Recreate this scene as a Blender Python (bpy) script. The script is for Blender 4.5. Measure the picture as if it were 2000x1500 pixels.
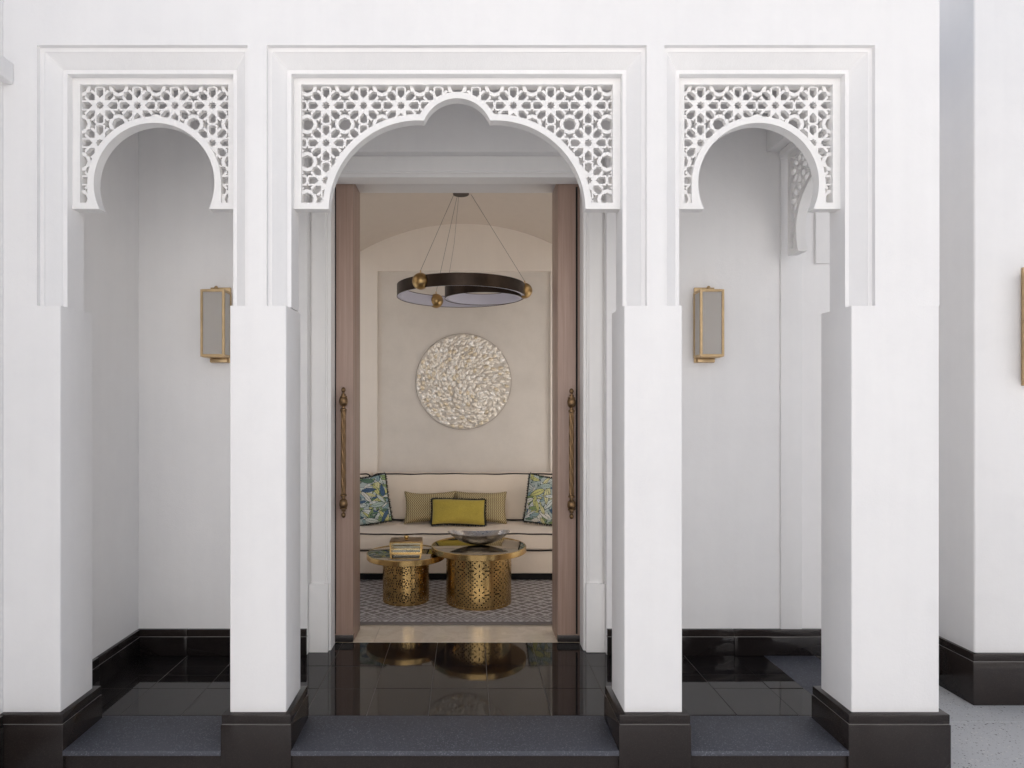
import bpy, bmesh, math, random
from mathutils import Vector, Matrix
from mathutils.geometry import delaunay_2d_cdt

for o in list(bpy.data.objects):
    bpy.data.objects.remove(o, do_unlink=True)
SC = bpy.context.scene
COL = SC.collection
PI = math.pi
rnd = random.Random(7)

# ------------------------------------------------------------------ camera
cam_d = bpy.data.cameras.new('camera')
cam = bpy.data.objects.new('camera', cam_d)
COL.objects.link(cam)
SC.camera = cam
cam.location = (0, 0, 1.5)
cam.rotation_euler = (PI / 2, 0, 0)
cam_d.sensor_fit = 'HORIZONTAL'
cam_d.sensor_width = 36.0
cam_d.lens = 36.0 * 1270 / 2000
cam_d.shift_x = 88 / 2000
cam_d.shift_y = 50 / 2000
cam_d.clip_start = 0.05
cam_d.clip_end = 1500

# ------------------------------------------------------------------ sky, sun, exposure
SUN_EL, SUN_ROT = math.radians(39), math.radians(9)
W = bpy.data.worlds.new('World')
SC.world = W
W.use_nodes = True
nt = W.node_tree
nt.nodes.clear()
sky = nt.nodes.new('ShaderNodeTexSky')
sky.sky_type = 'NISHITA'
sky.sun_disc = False
sky.sun_elevation = SUN_EL
sky.sun_rotation = SUN_ROT
sky.dust_density = 4.0
sky.air_density = 1.0
bg = nt.nodes.new('ShaderNodeBackground')
bg.inputs['Strength'].default_value = 0.10
wo = nt.nodes.new('ShaderNodeOutputWorld')
nt.links.new(sky.outputs[0], bg.inputs['Color'])
nt.links.new(bg.outputs[0], wo.inputs['Surface'])

sun_d = bpy.data.lights.new('sun', 'SUN')
sun_d.energy = 5.0
sun_d.angle = math.radians(0.53)
sun_d.color = (1.0, 0.985, 0.97)
sun = bpy.data.objects.new('sun', sun_d)
COL.objects.link(sun)
sdir = Vector((math.sin(SUN_ROT) * math.cos(SUN_EL), math.cos(SUN_ROT) * math.cos(SUN_EL), math.sin(SUN_EL)))
sun.rotation_euler = (-sdir).to_track_quat('-Z', 'Y').to_euler()
sun.location = sdir * 20

vs = SC.view_settings
vs.view_transform = 'Standard'
vs.look = 'None'
vs.exposure = 0.20
vs.gamma = 1.0
vs.use_curve_mapping = False
cy = SC.cycles
cy.use_denoising = True
cy.max_bounces = 12
cy.diffuse_bounces = 7
cy.glossy_bounces = 5
cy.transmission_bounces = 8
cy.sample_clamp_indirect = 6.0

# ------------------------------------------------------------------ object helpers
def link(o, parent=None):
    COL.objects.link(o)
    if parent is not None:
        o.parent = parent
    return o

def tag(o, label=None, cat=None, group=None, kind=None):
    if label: o['label'] = label
    if cat: o['category'] = cat
    if group: o['group'] = group
    if kind: o['kind'] = kind
    return o

def thing(name, label, cat, loc=(0, 0, 0), rz=0.0, group=None):
    o = bpy.data.objects.new(name, None)
    o.empty_display_size = 0.1
    o.location = loc
    o.rotation_euler = (0, 0, rz)
    link(o)
    return tag(o, label, cat, group, 'thing')

def obj(name, bm, m, parent=None, smooth=30, loc=None, rot=None):
    me = bpy.data.meshes.new(name)
    bm.normal_update()
    bm.to_mesh(me)
    bm.free()
    if m is not None:
        me.materials.append(m)
    if smooth is not None and len(me.polygons):
        me.polygons.foreach_set('use_smooth', [True] * len(me.polygons))
        me.set_sharp_from_angle(angle=math.radians(smooth))
    o = bpy.data.objects.new(name, me)
    if loc: o.location = loc
    if rot: o.rotation_euler = rot
    return link(o, parent)

def structure(o):
    o['kind'] = 'structure'
    return o

def share(name, src, parent=None, loc=None, rot=None, scale=None):
    o = bpy.data.objects.new(name, src.data)
    if loc: o.location = loc
    if rot: o.rotation_euler = rot
    if scale: o.scale = scale
    return link(o, parent)

def box(bm, x0, x1, y0, y1, z0, z1, bev=0.0, seg=2):
    t = bmesh.new()
    v = [t.verts.new(p) for p in ((x0, y0, z0), (x1, y0, z0), (x1, y1, z0), (x0, y1, z0),
                                  (x0, y0, z1), (x1, y0, z1), (x1, y1, z1), (x0, y1, z1))]
    for f in ((0, 3, 2, 1), (4, 5, 6, 7), (0, 1, 5, 4), (1, 2, 6, 5), (2, 3, 7, 6), (3, 0, 4, 7)):
        t.faces.new([v[i] for i in f])
    if bev > 0:
        bmesh.ops.bevel(t, geom=list(t.edges), offset=bev, segments=seg, affect='EDGES', profile=0.5)
    merge(bm, t)

def merge(bm, t, mat=None):
    me = bpy.data.meshes.new('tmp')
    t.to_mesh(me)
    t.free()
    if mat is not None:
        me.transform(mat)
    bm.from_mesh(me)
    bpy.data.meshes.remove(me)

def B(*a, bev=0.0, seg=2):
    bm = bmesh.new()
    box(bm, *a, bev=bev, seg=seg)
    return bm

def lathe(bm, prof, n=48, center=(0, 0, 0), closed_top=True, closed_bottom=True):
    """prof: list of (r, z) from bottom to top."""
    cx, cy_, cz = center
    rings = []
    for r, z in prof:
        rings.append([bm.verts.new((cx + r * math.cos(2 * PI * i / n), cy_ + r * math.sin(2 * PI * i / n), cz + z)) for i in range(n)])
    for a, b in zip(rings, rings[1:]):
        for i in range(n):
            j = (i + 1) % n
            bm.faces.new((a[i], a[j], b[j], b[i]))
    if closed_bottom: bm.faces.new(list(reversed(rings[0])))
    if closed_top: bm.faces.new(rings[-1])

def ring_lathe(bm, prof, n=96, center=(0, 0, 0)):
    """closed profile loop revolved (torus like); prof counter-clockwise in (r, z)."""
    cx, cy_, cz = center
    rings = []
    for r, z in prof:
        rings.append([bm.verts.new((cx + r * math.cos(2 * PI * i / n), cy_ + r * math.sin(2 * PI * i / n), cz + z)) for i in range(n)])
    m = len(rings)
    for k in range(m):
        a, b = rings[k], rings[(k + 1) % m]
        for i in range(n):
            j = (i + 1) % n
            bm.faces.new((a[i], a[j], b[j], b[i]))

def tube(bm, pts, r, n=8, closed=False):
    pts = [Vector(p) for p in pts]
    N = len(pts)
    rings = []
    up = Vector((0.123, 0.31, 1)).normalized()
    for i, p in enumerate(pts):
        if closed:
            d = pts[(i + 1) % N] - pts[i - 1]
        else:
            d = pts[min(i + 1, N - 1)] - pts[max(i - 1, 0)]
        d.normalize()
        a = d.cross(up)
        if a.length < 1e-4: a = d.cross(Vector((1, 0, 0)))
        a.normalize()
        b = a.cross(d)
        rings.append([bm.verts.new(p + r * (a * math.cos(2 * PI * k / n) + b * math.sin(2 * PI * k / n))) for k in range(n)])
    rng = range(N if closed else N - 1)
    for i in rng:
        A, Bq = rings[i], rings[(i + 1) % N]
        for k in range(n):
            l = (k + 1) % n
            bm.faces.new((A[k], Bq[k], Bq[l], A[l]))
    if not closed:
        bm.faces.new(rings[0])
        bm.faces.new(list(reversed(rings[-1])))

def inside(p, poly):
    x, y = p
    c = False
    j = len(poly) - 1
    for i in range(len(poly)):
        xi, yi = poly[i]
        xj, yj = poly[j]
        if (yi > y) != (yj > y) and x < (xj - xi) * (y - yi) / (yj - yi) + xi:
            c = not c
        j = i
    return c

def cdt(polys, lines=()):
    vs_, es = [], []
    for pl in polys:
        b = len(vs_)
        vs_ += [Vector(p) for p in pl]
        es += [(b + i, b + (i + 1) % len(pl)) for i in range(len(pl))]
    for a, c in lines:
        b = len(vs_)
        vs_ += [Vector(a), Vector(c)]
        es.append((b, b + 1))
    r = delaunay_2d_cdt(vs_, es, [], 0, 1e-6)
    return r[0], r[2]

def extrude(verts, tris, keep, fn, front, back):
    """fn(u, v, d) -> 3D point; solid sheet from depth `front` to `back` of the kept triangles."""
    bm = bmesh.new()
    kept = []
    for t in tris:
        c = ((verts[t[0]][0] + verts[t[1]][0] + verts[t[2]][0]) / 3, (verts[t[0]][1] + verts[t[1]][1] + verts[t[2]][1]) / 3)
        if keep(c): kept.append(t)
    fv, bv = {}, {}
    for t in kept:
        for i in t:
            if i not in fv:
                fv[i] = bm.verts.new(fn(verts[i][0], verts[i][1], front))
                bv[i] = bm.verts.new(fn(verts[i][0], verts[i][1], back))
    cnt = {}
    for t in kept:
        for k in range(3):
            cnt[(t[k], t[(k + 1) % 3])] = 1
    for t in kept:
        bm.faces.new([fv[i] for i in t])
        bm.faces.new([bv[i] for i in reversed(t)])
        for k in range(3):
            a, b = t[k], t[(k + 1) % 3]
            if (b, a) not in cnt:
                bm.faces.new((fv[a], bv[a], bv[b], fv[b]))
    return bm

# ------------------------------------------------------------------ materials
def M(name):
    m = bpy.data.materials.new(name)
    m.use_nodes = True
    n = m.node_tree.nodes
    p = n['Principled BSDF']
    return m, m.node_tree, p

def node(t, typ, **kw):
    n = t.nodes.new(typ)
    for k, v in kw.items():
        setattr(n, k, v)
    return n

def math_n(t, op, a, b=None, c=None):
    n = t.nodes.new('ShaderNodeMath')
    n.operation = op
    for i, v in enumerate((a, b, c)):
        if v is None: continue
        if isinstance(v, (int, float)): n.inputs[i].default_value = v
        else: t.links.new(v, n.inputs[i])
    return n.outputs[0]

def mixc(t, fac, a, b):
    n = t.nodes.new('ShaderNodeMix')
    n.data_type = 'RGBA'
    if isinstance(fac, (int, float)): n.inputs[0].default_value = fac
    else: t.links.new(fac, n.inputs[0])
    for i, v in ((6, a), (7, b)):
        if isinstance(v, tuple): n.inputs[i].default_value = (*v, 1) if len(v) == 3 else v
        else: t.links.new(v, n.inputs[i])
    return n.outputs[2]

def ramp(t, fac, stops):
    n = t.nodes.new('ShaderNodeValToRGB')
    cr = n.color_ramp
    while len(cr.elements) < len(stops): cr.elements.new(0.5)
    for e, (p, c) in zip(cr.elements, stops):
        e.position = p
        e.color = (*c, 1) if len(c) == 3 else c
    t.links.new(fac, n.inputs[0])
    return n.outputs[0]

def coords(t, kind='Object', scale=(1, 1, 1)):
    tc = t.nodes.new('ShaderNodeTexCoord')
    mp = t.nodes.new('ShaderNodeMapping')
    mp.inputs['Scale'].default_value = scale
    t.links.new(tc.outputs[kind], mp.inputs[0])
    return mp.outputs[0]

def world_pos(t, scale=(1, 1, 1)):
    g = t.nodes.new('ShaderNodeNewGeometry')
    mp = t.nodes.new('ShaderNodeMapping')
    mp.inputs['Scale'].default_value = scale
    t.links.new(g.outputs['Position'], mp.inputs[0])
    return mp.outputs[0]

def noise(t, vec, scale, detail=4, rough=0.55):
    n = t.nodes.new('ShaderNodeTexNoise')
    n.inputs['Scale'].default_value = scale
    n.inputs['Detail'].default_value = detail
    n.inputs['Roughness'].default_value = rough
    t.links.new(vec, n.inputs['Vector'])
    return n.outputs[0]

def bump(t, p, h, strength=0.2, dist=0.01):
    b = t.nodes.new('ShaderNodeBump')
    b.inputs['Strength'].default_value = strength
    b.inputs['Distance'].default_value = dist
    t.links.new(h, b.inputs['Height'])
    t.links.new(b.outputs[0], p.inputs['Normal'])

def simple(name, col, rough=0.5, metal=0.0, vary=0.0, nscale=20, bmp=0.0, bscale=200, bdist=0.002, stretch=(1, 1, 1)):
    m, t, p = M(name)
    p.inputs['Roughness'].default_value = rough
    p.inputs['Metallic'].default_value = metal
    v = world_pos(t, stretch)
    if vary > 0:
        f = noise(t, v, nscale)
        lo = tuple(max(0, c * (1 - vary)) for c in col)
        hi = tuple(min(1, c * (1 + vary)) for c in col)
        t.links.new(ramp(t, f, [(0.3, lo), (0.7, hi)]), p.inputs['Base Color'])
    else:
        p.inputs['Base Color'].default_value = (*col, 1)
    if bmp > 0:
        bump(t, p, noise(t, v, bscale, 3), bmp, bdist)
    return m

def plaster(name, col, bmp=0.25):
    m, t, p = M(name)
    v = world_pos(t)
    a = noise(t, v, 1.1, 4, 0.6)
    b = noise(t, v, 7, 6, 0.65)
    streak = noise(t, world_pos(t, (16, 16, 0.7)), 1.0, 4, 0.6)
    f = math_n(t, 'ADD', math_n(t, 'ADD', math_n(t, 'MULTIPLY', a, 0.45), math_n(t, 'MULTIPLY', b, 0.30)), math_n(t, 'MULTIPLY', streak, 0.25))
    lo = (col[0] * 0.957, col[1] * 0.957, col[2] * 0.960)
    t.links.new(ramp(t, f, [(0.36, lo), (0.56, col)]), p.inputs['Base Color'])
    p.inputs['Roughness'].default_value = 0.75
    tr = node(t, 'ShaderNodeTexVoronoi')
    tr.feature = 'SMOOTH_F1'
    tr.inputs['Scale'].default_value = 3.2
    t.links.new(v, tr.inputs['Vector'])
    h = math_n(t, 'ADD', math_n(t, 'ADD', noise(t, v, 150, 3), math_n(t, 'MULTIPLY', noise(t, v, 11, 5), 2.6)), math_n(t, 'MULTIPLY', tr.outputs['Distance'], 5.0))
    bump(t, p, h, bmp, 0.0032)
    return m

WHITE = plaster('white_plaster', (0.88, 0.872, 0.868))
PAINT = plaster('white_paint', (0.87, 0.86, 0.845), 0.08)
ROOMW = plaster('room_plaster', (0.83, 0.765, 0.69), 0.15)
VAULTM = plaster('shaded_vault_plaster', (0.66, 0.585, 0.51), 0.15)  # room plaster darkened so its colour carries the vault's shade

def m_granite(name, col, rough, speck=0.35, sc=420):
    m, t, p = M(name)
    v = world_pos(t)
    vo = node(t, 'ShaderNodeTexVoronoi')
    vo.inputs['Scale'].default_value = sc
    t.links.new(v, vo.inputs['Vector'])
    sep = node(t, 'ShaderNodeSeparateColor')
    t.links.new(vo.outputs['Color'], sep.inputs[0])
    hi = tuple(min(1, c * (1 + 6 * speck)) for c in col)
    f = math_n(t, 'MULTIPLY', math_n(t, 'GREATER_THAN', sep.outputs[0], 0.8), math_n(t, 'MULTIPLY', sep.outputs[1], 0.8))
    c1 = mixc(t, f, col, hi)
    f2 = noise(t, v, 3.0, 4)
    c2 = mixc(t, f2, c1, tuple(c * 1.5 for c in col))
    t.links.new(c2, p.inputs['Base Color'])
    if rough < 0.2:
        p.inputs['Specular IOR Level'].default_value = 0.40
        t.links.new(math_n(t, 'MULTIPLY_ADD', noise(t, world_pos(t, (1, 2.2, 1)), 6.0, 6, 0.7), rough * 2.6, -rough * 0.55), p.inputs['Roughness'])
        bump(t, p, noise(t, v, 6, 2), 0.02, 0.004)
    else:
        p.inputs['Roughness'].default_value = rough
        bump(t, p, noise(t, v, 350, 3), 0.5, 0.0012)
    return m

GRANITE = m_granite('black_polished_granite', (0.0115, 0.0092, 0.0090), 0.06)
GRANITE_H = m_granite('dark_honed_granite', (0.019, 0.0148, 0.0135), 0.16)
STONE = m_granite('flamed_grey_stone', (0.058, 0.061, 0.074), 0.62, 0.65, 230)
GROUT = simple('grout', (0.20, 0.19, 0.18), 0.8)

def m_terrazzo():
    m, t, p = M('terrazzo')
    v = world_pos(t)
    base = mixc(t, noise(t, v, 4, 4), (0.56, 0.57, 0.58), (0.64, 0.64, 0.64))
    col = base
    for sc, th, c in ((62, 0.045, (0.13, 0.12, 0.115)), (105, 0.09, (0.24, 0.225, 0.21)), (55, 0.14, (0.72, 0.71, 0.69)), (140, 0.16, (0.40, 0.39, 0.38))):
        vo = node(t, 'ShaderNodeTexVoronoi')
        vo.inputs['Scale'].default_value = sc
        t.links.new(v, vo.inputs['Vector'])
        sep = node(t, 'ShaderNodeSeparateColor')
        t.links.new(vo.outputs['Color'], sep.inputs[0])
        f = math_n(t, 'MULTIPLY', math_n(t, 'LESS_THAN', vo.outputs['Distance'], 0.30), math_n(t, 'LESS_THAN', sep.outputs[0], th * 1.6))
        col = mixc(t, f, col, c)
    t.links.new(col, p.inputs['Base Color'])
    p.inputs['Roughness'].default_value = 0.45
    return m
TERRAZZO = m_terrazzo()

def m_marble():
    m, t, p = M('cream_marble')
    v = world_pos(t)
    n = noise(t, v, 3.5, 8, 0.65)
    t.links.new(ramp(t, n, [(0.30, (0.68, 0.57, 0.44)), (0.48, (0.84, 0.73, 0.59)), (0.52, (0.75, 0.64, 0.50)), (0.75, (0.88, 0.79, 0.66))]), p.inputs['Base Color'])
    p.inputs['Roughness'].default_value = 0.09
    return m
MARBLE = m_marble()

def m_wood(name, a, b):
    m, t, p = M(name)
    v = world_pos(t, (60, 60, 1.6))
    n = noise(t, v, 1.0, 5, 0.6)
    v2 = world_pos(t, (320, 320, 5))
    n2 = noise(t, v2, 1.0, 3, 0.6)
    f = math_n(t, 'ADD', math_n(t, 'MULTIPLY', n, 0.65), math_n(t, 'MULTIPLY', n2, 0.35))
    t.links.new(ramp(t, f, [(0.32, a), (0.68, b)]), p.inputs['Base Color'])
    p.inputs['Roughness'].default_value = 0.42
    bump(t, p, n2, 0.12, 0.001)
    return m
WOOD = m_wood('brown_oak', (0.315, 0.208, 0.162), (0.415, 0.296, 0.240))

def m_brass(name, col, rough, brush=(40, 40, 900)):
    m, t, p = M(name)
    p.inputs['Metallic'].default_value = 1.0
    v = coords(t, 'Object', brush)
    n = noise(t, v, 1.0, 3)
    n2 = noise(t, coords(t, 'Object'), 14, 4)
    lo = tuple(c * 0.78 for c in col)
    t.links.new(ramp(t, n2, [(0.3, lo), (0.7, col)]), p.inputs['Base Color'])
    t.links.new(math_n(t, 'MULTIPLY_ADD', n, 0.14, rough - 0.07), p.inputs['Roughness'])
    bump(t, p, n, 0.04, 0.001)
    return m
BRASS = m_brass('brushed_brass', (0.66, 0.45, 0.19), 0.24)
BRASS_A = m_brass('antique_brass', (0.235, 0.150, 0.080), 0.38)
BRASS_S = m_brass('satin_brass', (0.62, 0.455, 0.265), 0.40)
BRASS_B = m_brass('aged_ball_brass', (0.46, 0.31, 0.14), 0.30, (300, 300, 4))
BRONZE = m_brass('dark_bronze', (0.060, 0.045, 0.036), 0.38, (4, 4, 200))
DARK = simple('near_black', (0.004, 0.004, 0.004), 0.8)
WIRE = simple('steel_wire', (0.11, 0.10, 0.09), 0.4, 0.6)
DIFFUSER = simple('white_diffuser', (0.56, 0.56, 0.66), 0.5)
MIRROR = simple('smoked_mirror', (0.30, 0.26, 0.20), 0.03, 1.0)
TRACKM = simple('grey_track_paint', (0.74, 0.73, 0.72), 0.4)

def m_glass(name, col, rough, tw=1.0):
    m, t, p = M(name)
    p.inputs['Base Color'].default_value = (*col, 1)
    p.inputs['Roughness'].default_value = rough
    p.inputs['IOR'].default_value = 1.45
    p.inputs['Transmission Weight'].default_value = tw
    return m
FROST = m_glass('frosted_glass', (0.88, 0.85, 0.81), 0.36, .62)
CLEAR = m_glass('clear_glass', (0.90, 0.95, 0.93), 0.02)

def m_fabric(name, col, vary=0.06, sc=700):
    m, t, p = M(name)
    v = coords(t)
    w = noise(t, v, sc, 2)
    big = noise(t, v, 5, 3)
    f = math_n(t, 'ADD', math_n(t, 'MULTIPLY', w, 0.5), math_n(t, 'MULTIPLY', big, 0.5))
    t.links.new(ramp(t, f, [(0.3, tuple(c * (1 - vary) for c in col)), (0.7, tuple(min(1, c * (1 + vary)) for c in col))]), p.inputs['Base Color'])
    p.inputs['Roughness'].default_value = 0.9
    p.inputs['Sheen Weight'].default_value = 0.15
    bump(t, p, math_n(t, 'ADD', w, math_n(t, 'MULTIPLY', noise(t, v, 9, 3), 6.0)), 0.25, 0.002)
    return m
CREAM = m_fabric('cream_linen', (0.82, 0.715, 0.60))
PIPING = m_fabric('dark_brown_piping', (0.020, 0.013, 0.010))
FRINGE = m_fabric('black_green_fringe', (0.006, 0.010, 0.009), 0.4)
LIME = m_fabric('lime_velvet', (0.44, 0.34, 0.055), 0.22, 120)

def m_chevron():
    m, t, p = M('ochre_chevron_weave')
    tc = t.nodes.new('ShaderNodeTexCoord')
    sp = node(t, 'ShaderNodeSeparateXYZ')
    t.links.new(tc.outputs['Object'], sp.inputs[0])
    x, z = sp.outputs[0], sp.outputs[2]
    zig = math_n(t, 'PINGPONG', math_n(t, 'MULTIPLY', z, 40.0), 0.5)
    ph = math_n(t, 'FRACT', math_n(t, 'ADD', math_n(t, 'MULTIPLY', x, 52.0), math_n(t, 'MULTIPLY', zig, 1.3)))
    line = math_n(t, 'LESS_THAN', math_n(t, 'ABSOLUTE', math_n(t, 'SUBTRACT', ph, 0.5)), 0.20)
    n = noise(t, tc.outputs['Object'], 400, 2)
    a = mixc(t, n, (0.20, 0.135, 0.055), (0.27, 0.185, 0.08))
    t.links.new(mixc(t, line, a, (0.56, 0.49, 0.29)), p.inputs['Base Color'])
    p.inputs['Roughness'].default_value = 0.85
    bump(t, p, line, 0.3, 0.002)
    return m
CHEVRON = m_chevron()

def m_attr(name, attr, rough=0.85):
    m, t, p = M(name)
    a = node(t, 'ShaderNodeAttribute', attribute_name=attr)
    t.links.new(a.outputs['Color'], p.inputs['Base Color'])
    p.inputs['Roughness'].default_value = rough
    bump(t, p, noise(t, coords(t), 500, 2), 0.2, 0.002)
    return m
PRINT = m_attr('leaf_print_cotton', 'print')

def m_rug():
    m, t, p = M('grey_diamond_rug')
    g = t.nodes.new('ShaderNodeNewGeometry')
    sp = node(t, 'ShaderNodeSeparateXYZ')
    t.links.new(g.outputs['Position'], sp.inputs[0])
    wob = math_n(t, 'MULTIPLY', math_n(t, 'SUBTRACT', noise(t, g.outputs['Position'], 30, 3), 0.5), 0.012)
    x = math_n(t, 'ADD', sp.outputs[0], wob)
    y = math_n(t, 'ADD', sp.outputs[1], wob)
    def lat(px, py, w):
        u, v = math_n(t, 'DIVIDE', x, px), math_n(t, 'DIVIDE', y, py)
        a = math_n(t, 'PINGPONG', math_n(t, 'ADD', u, v), 0.5)
        b = math_n(t, 'PINGPONG', math_n(t, 'SUBTRACT', u, v), 0.5)
        return math_n(t, 'MAXIMUM', math_n(t, 'LESS_THAN', a, w), math_n(t, 'LESS_THAN', b, w)), a, b
    l1, a1, b1 = lat(0.19, 0.15, 0.035)
    core = math_n(t, 'GREATER_THAN', math_n(t, 'MINIMUM', a1, b1), 0.36)
    ring = math_n(t, 'MULTIPLY', math_n(t, 'GREATER_THAN', math_n(t, 'MINIMUM', a1, b1), 0.17), math_n(t, 'LESS_THAN', math_n(t, 'MINIMUM', a1, b1), 0.25))
    l2, a2, b2 = lat(0.105, 0.085, 0.10)
    main = math_n(t, 'MAXIMUM', math_n(t, 'MAXIMUM', l1, core), ring)
    # big diamonds in the front border, a busier small weave behind
    front = math_n(t, 'LESS_THAN', sp.outputs[1], 4.70)
    f = math_n(t, 'ADD', math_n(t, 'MULTIPLY', main, front), math_n(t, 'MULTIPLY', math_n(t, 'MAXIMUM', l2, math_n(t, 'MULTIPLY', core, 0.8)), math_n(t, 'SUBTRACT', 1.0, front)))
    fine = noise(t, g.outputs['Position'], 260, 2)
    f = math_n(t, 'MULTIPLY', f, math_n(t, 'MULTIPLY_ADD', fine, 0.9, 0.35))
    col = mixc(t, f, mixc(t, noise(t, g.outputs['Position'], 25, 3), (0.20, 0.172, 0.16), (0.27, 0.235, 0.22)), (0.64, 0.61, 0.585))
    edge = math_n(t, 'LESS_THAN', sp.outputs[1], 4.555)
    t.links.new(mixc(t, edge, col, (0.19, 0.165, 0.15)), p.inputs['Base Color'])
    p.inputs['Roughness'].default_value = 0.95
    bump(t, p, math_n(t, 'ADD', f, fine), 0.4, 0.004)
    return m
RUG = m_rug()

def m_pearl(name, col):
    m, t, p = M(name)
    oi = node(t, 'ShaderNodeObjectInfo')
    n = noise(t, coords(t), 40, 3)
    f = math_n(t, 'MULTIPLY_ADD', n, 0.5, math_n(t, 'MULTIPLY', oi.outputs['Random'], 0.6))
    base = ramp(t, f, [(0.15, tuple(c * 0.80 for c in col)), (0.5, col), (0.95, (0.97, 0.96, 0.93))])
    gold = math_n(t, 'GREATER_THAN', math_n(t, 'FRACT', math_n(t, 'MULTIPLY', oi.outputs['Random'], 7.3)), 0.72)
    t.links.new(mixc(t, math_n(t, 'MULTIPLY', gold, math_n(t, 'MULTIPLY', n, 1.1)), base, (0.70, 0.56, 0.33)), p.inputs['Base Color'])
    p.inputs['Roughness'].default_value = 0.16
    p.inputs['Specular IOR Level'].default_value = 1.0
    p.inputs['Metallic'].default_value = 0.25
    p.inputs['Coat Weight'].default_value = 0.6
    p.inputs['Coat Roughness'].default_value = 0.12
    return m
PEARL = m_pearl('mother_of_pearl', (0.90, 0.83, 0.72))

def m_niche():
    m, t, p = M('combed_niche_plaster')
    v = world_pos(t)
    n = noise(t, v, 4, 5, 0.6)
    w = noise(t, world_pos(t, (260, 260, 9)), 1, 2)
    h = noise(t, world_pos(t, (9, 9, 260)), 1, 2)
    f = math_n(t, 'ADD', math_n(t, 'MULTIPLY', n, 0.7), math_n(t, 'MULTIPLY', math_n(t, 'ADD', w, h), 0.15))
    t.links.new(ramp(t, f, [(0.3, (0.64, 0.595, 0.54)), (0.7, (0.74, 0.69, 0.63))]), p.inputs['Base Color'])
    p.inputs['Roughness'].default_value = 0.8
    bump(t, p, math_n(t, 'ADD', w, h), 0.15, 0.002)
    return m
NICHE = m_niche()

def m_silver():
    m, t, p = M('hammered_silver')
    p.inputs['Metallic'].default_value = 1.0
    p.inputs['Base Color'].default_value = (0.60, 0.58, 0.56, 1)
    p.inputs['Roughness'].default_value = 0.22
    vo = node(t, 'ShaderNodeTexVoronoi')
    vo.inputs['Scale'].default_value = 45
    t.links.new(coords(t, 'Object', (1, 1, 1.5)), vo.inputs['Vector'])
    bump(t, p, vo.outputs['Distance'], 0.25, 0.006)
    return m
SILVER = m_silver()

# ------------------------------------------------------------------ key dimensions (metres, porch floor = 0)
GZ = -0.126                      # courtyard ground
YF, YB = 2.89, 3.09              # arcade wall front and back
FRAMES = ((-1.911, -0.976), (-0.890, 0.799), (0.878, 1.814))
FRAME_TOP, CAP = 3.12, 1.962
INS = 0.090
YW = 3.98                        # porch back wall

# ------------------------------------------------------------------ ground
bm = bmesh.new()
bmesh.ops.create_grid(bm, x_segments=2, y_segments=2, size=400)
structure(obj('ground', bm, TERRAZZO, None, None, (0, 0, GZ - 0.012)))
pav = bpy.data.objects.new('terrazzo_paving', None)
link(pav)
structure(pav)
for i in range(3):
    for j in range(4):
        x0, y0 = 1.90 + 1.2 * i, 3.385 - 1.2 * (3 - j)
        obj('paving_slab', B(x0 + .0015, x0 + 1.1985, y0 + .0015, y0 + 1.1985, GZ - 0.03, GZ, bev=0.001, seg=1), TERRAZZO, pav)

# ------------------------------------------------------------------ porch floor of polished tiles
pf = bpy.data.objects.new('porch_floor', None)
link(pf)
structure(pf)
obj('grout_bed', B(-2.03, 2.05, 2.90, 4.20, -0.12, -0.0022), GROUT, pf)
TX, TP = 0.113, 0.303
ys = [3.19, 3.4975, 3.805, 4.053]
xs = [-2.02] + [TX + TP * k for k in range(-7, 6)] + [1.812]
for j in range(3):
    for i in range(len(xs) - 1):
        x0, x1, y0, y1 = xs[i], xs[i + 1], ys[j], ys[j + 1]
        if x1 - x0 < 0.02: continue
        if j == 2 and (x1 < -0.99 or x0 > 0.87): y1 = 3.99
        o = obj('tile', B(x0 + .0014, x1 - .0014, y0 + .0014, y1 - .0014, -0.02, 0, bev=0.0007, seg=1), GRANITE, pf)
        o.rotation_euler = (rnd.uniform(-1, 1) * 0.0004, rnd.uniform(-1, 1) * 0.0003, 0)
xd = [-1.1, -0.80, -0.492, -0.189, 0.113, 0.416, 0.72, 1.0]
for a, b in zip(xd, xd[1:]):
    obj('tile', B(a + .001, b - .001, 4.0535, 4.188, -0.02, 0, bev=0.0007, seg=1), GRANITE, pf)
for y0, y1 in ((3.10, 3.52), (3.52, 3.99)):
    obj('edge_stone', B(1.8145, 2.12, y0 + .001, y1 - .001, -0.03, 0.0005, bev=0.002), STONE, pf)
obj('riser', B(2.09, 2.115, 3.10, 3.98, GZ, -0.031), GRANITE_H, pf)

step = bpy.data.objects.new('front_step', None)
link(step)
structure(step)
for x0, x1 in ((-1.778, -1.083), (-0.774, 0.669), (0.987, 1.680)):
    obj('tread', B(x0, x1, 2.856, 3.188, -0.0225, 0.0, bev=0.003), STONE, step)
    obj('riser', B(x0, x1, 2.878, 2.898, GZ, -0.026), GRANITE_H, step)

# ------------------------------------------------------------------ arcade wall
arc = thing('arcade_wall', 'white plastered arcade wall carried by the columns, with three recessed stepped frames', 'wall', (0, YF, 0))
def L(o, parent):                 # keep world coordinates under a moved parent
    o.location = o.location - parent.location
    return o
XL, XR, ZT = -2.3, 2.100, 3.72
outer = [(XL, CAP), (XR, CAP), (XR, ZT), (XL, ZT)]
holes = [[(a, CAP - .1), (b, CAP - .1), (b, FRAME_TOP), (a, FRAME_TOP)] for a, b in FRAMES]
v, t = cdt([outer] + holes)
bm = extrude(v, t, lambda c: inside(c, outer) and not any(inside(c, h) for h in holes), lambda u, w, d: (u, d, w), YF, YB)
L(obj('wall_face', bm, WHITE, arc, 20), arc)

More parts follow.
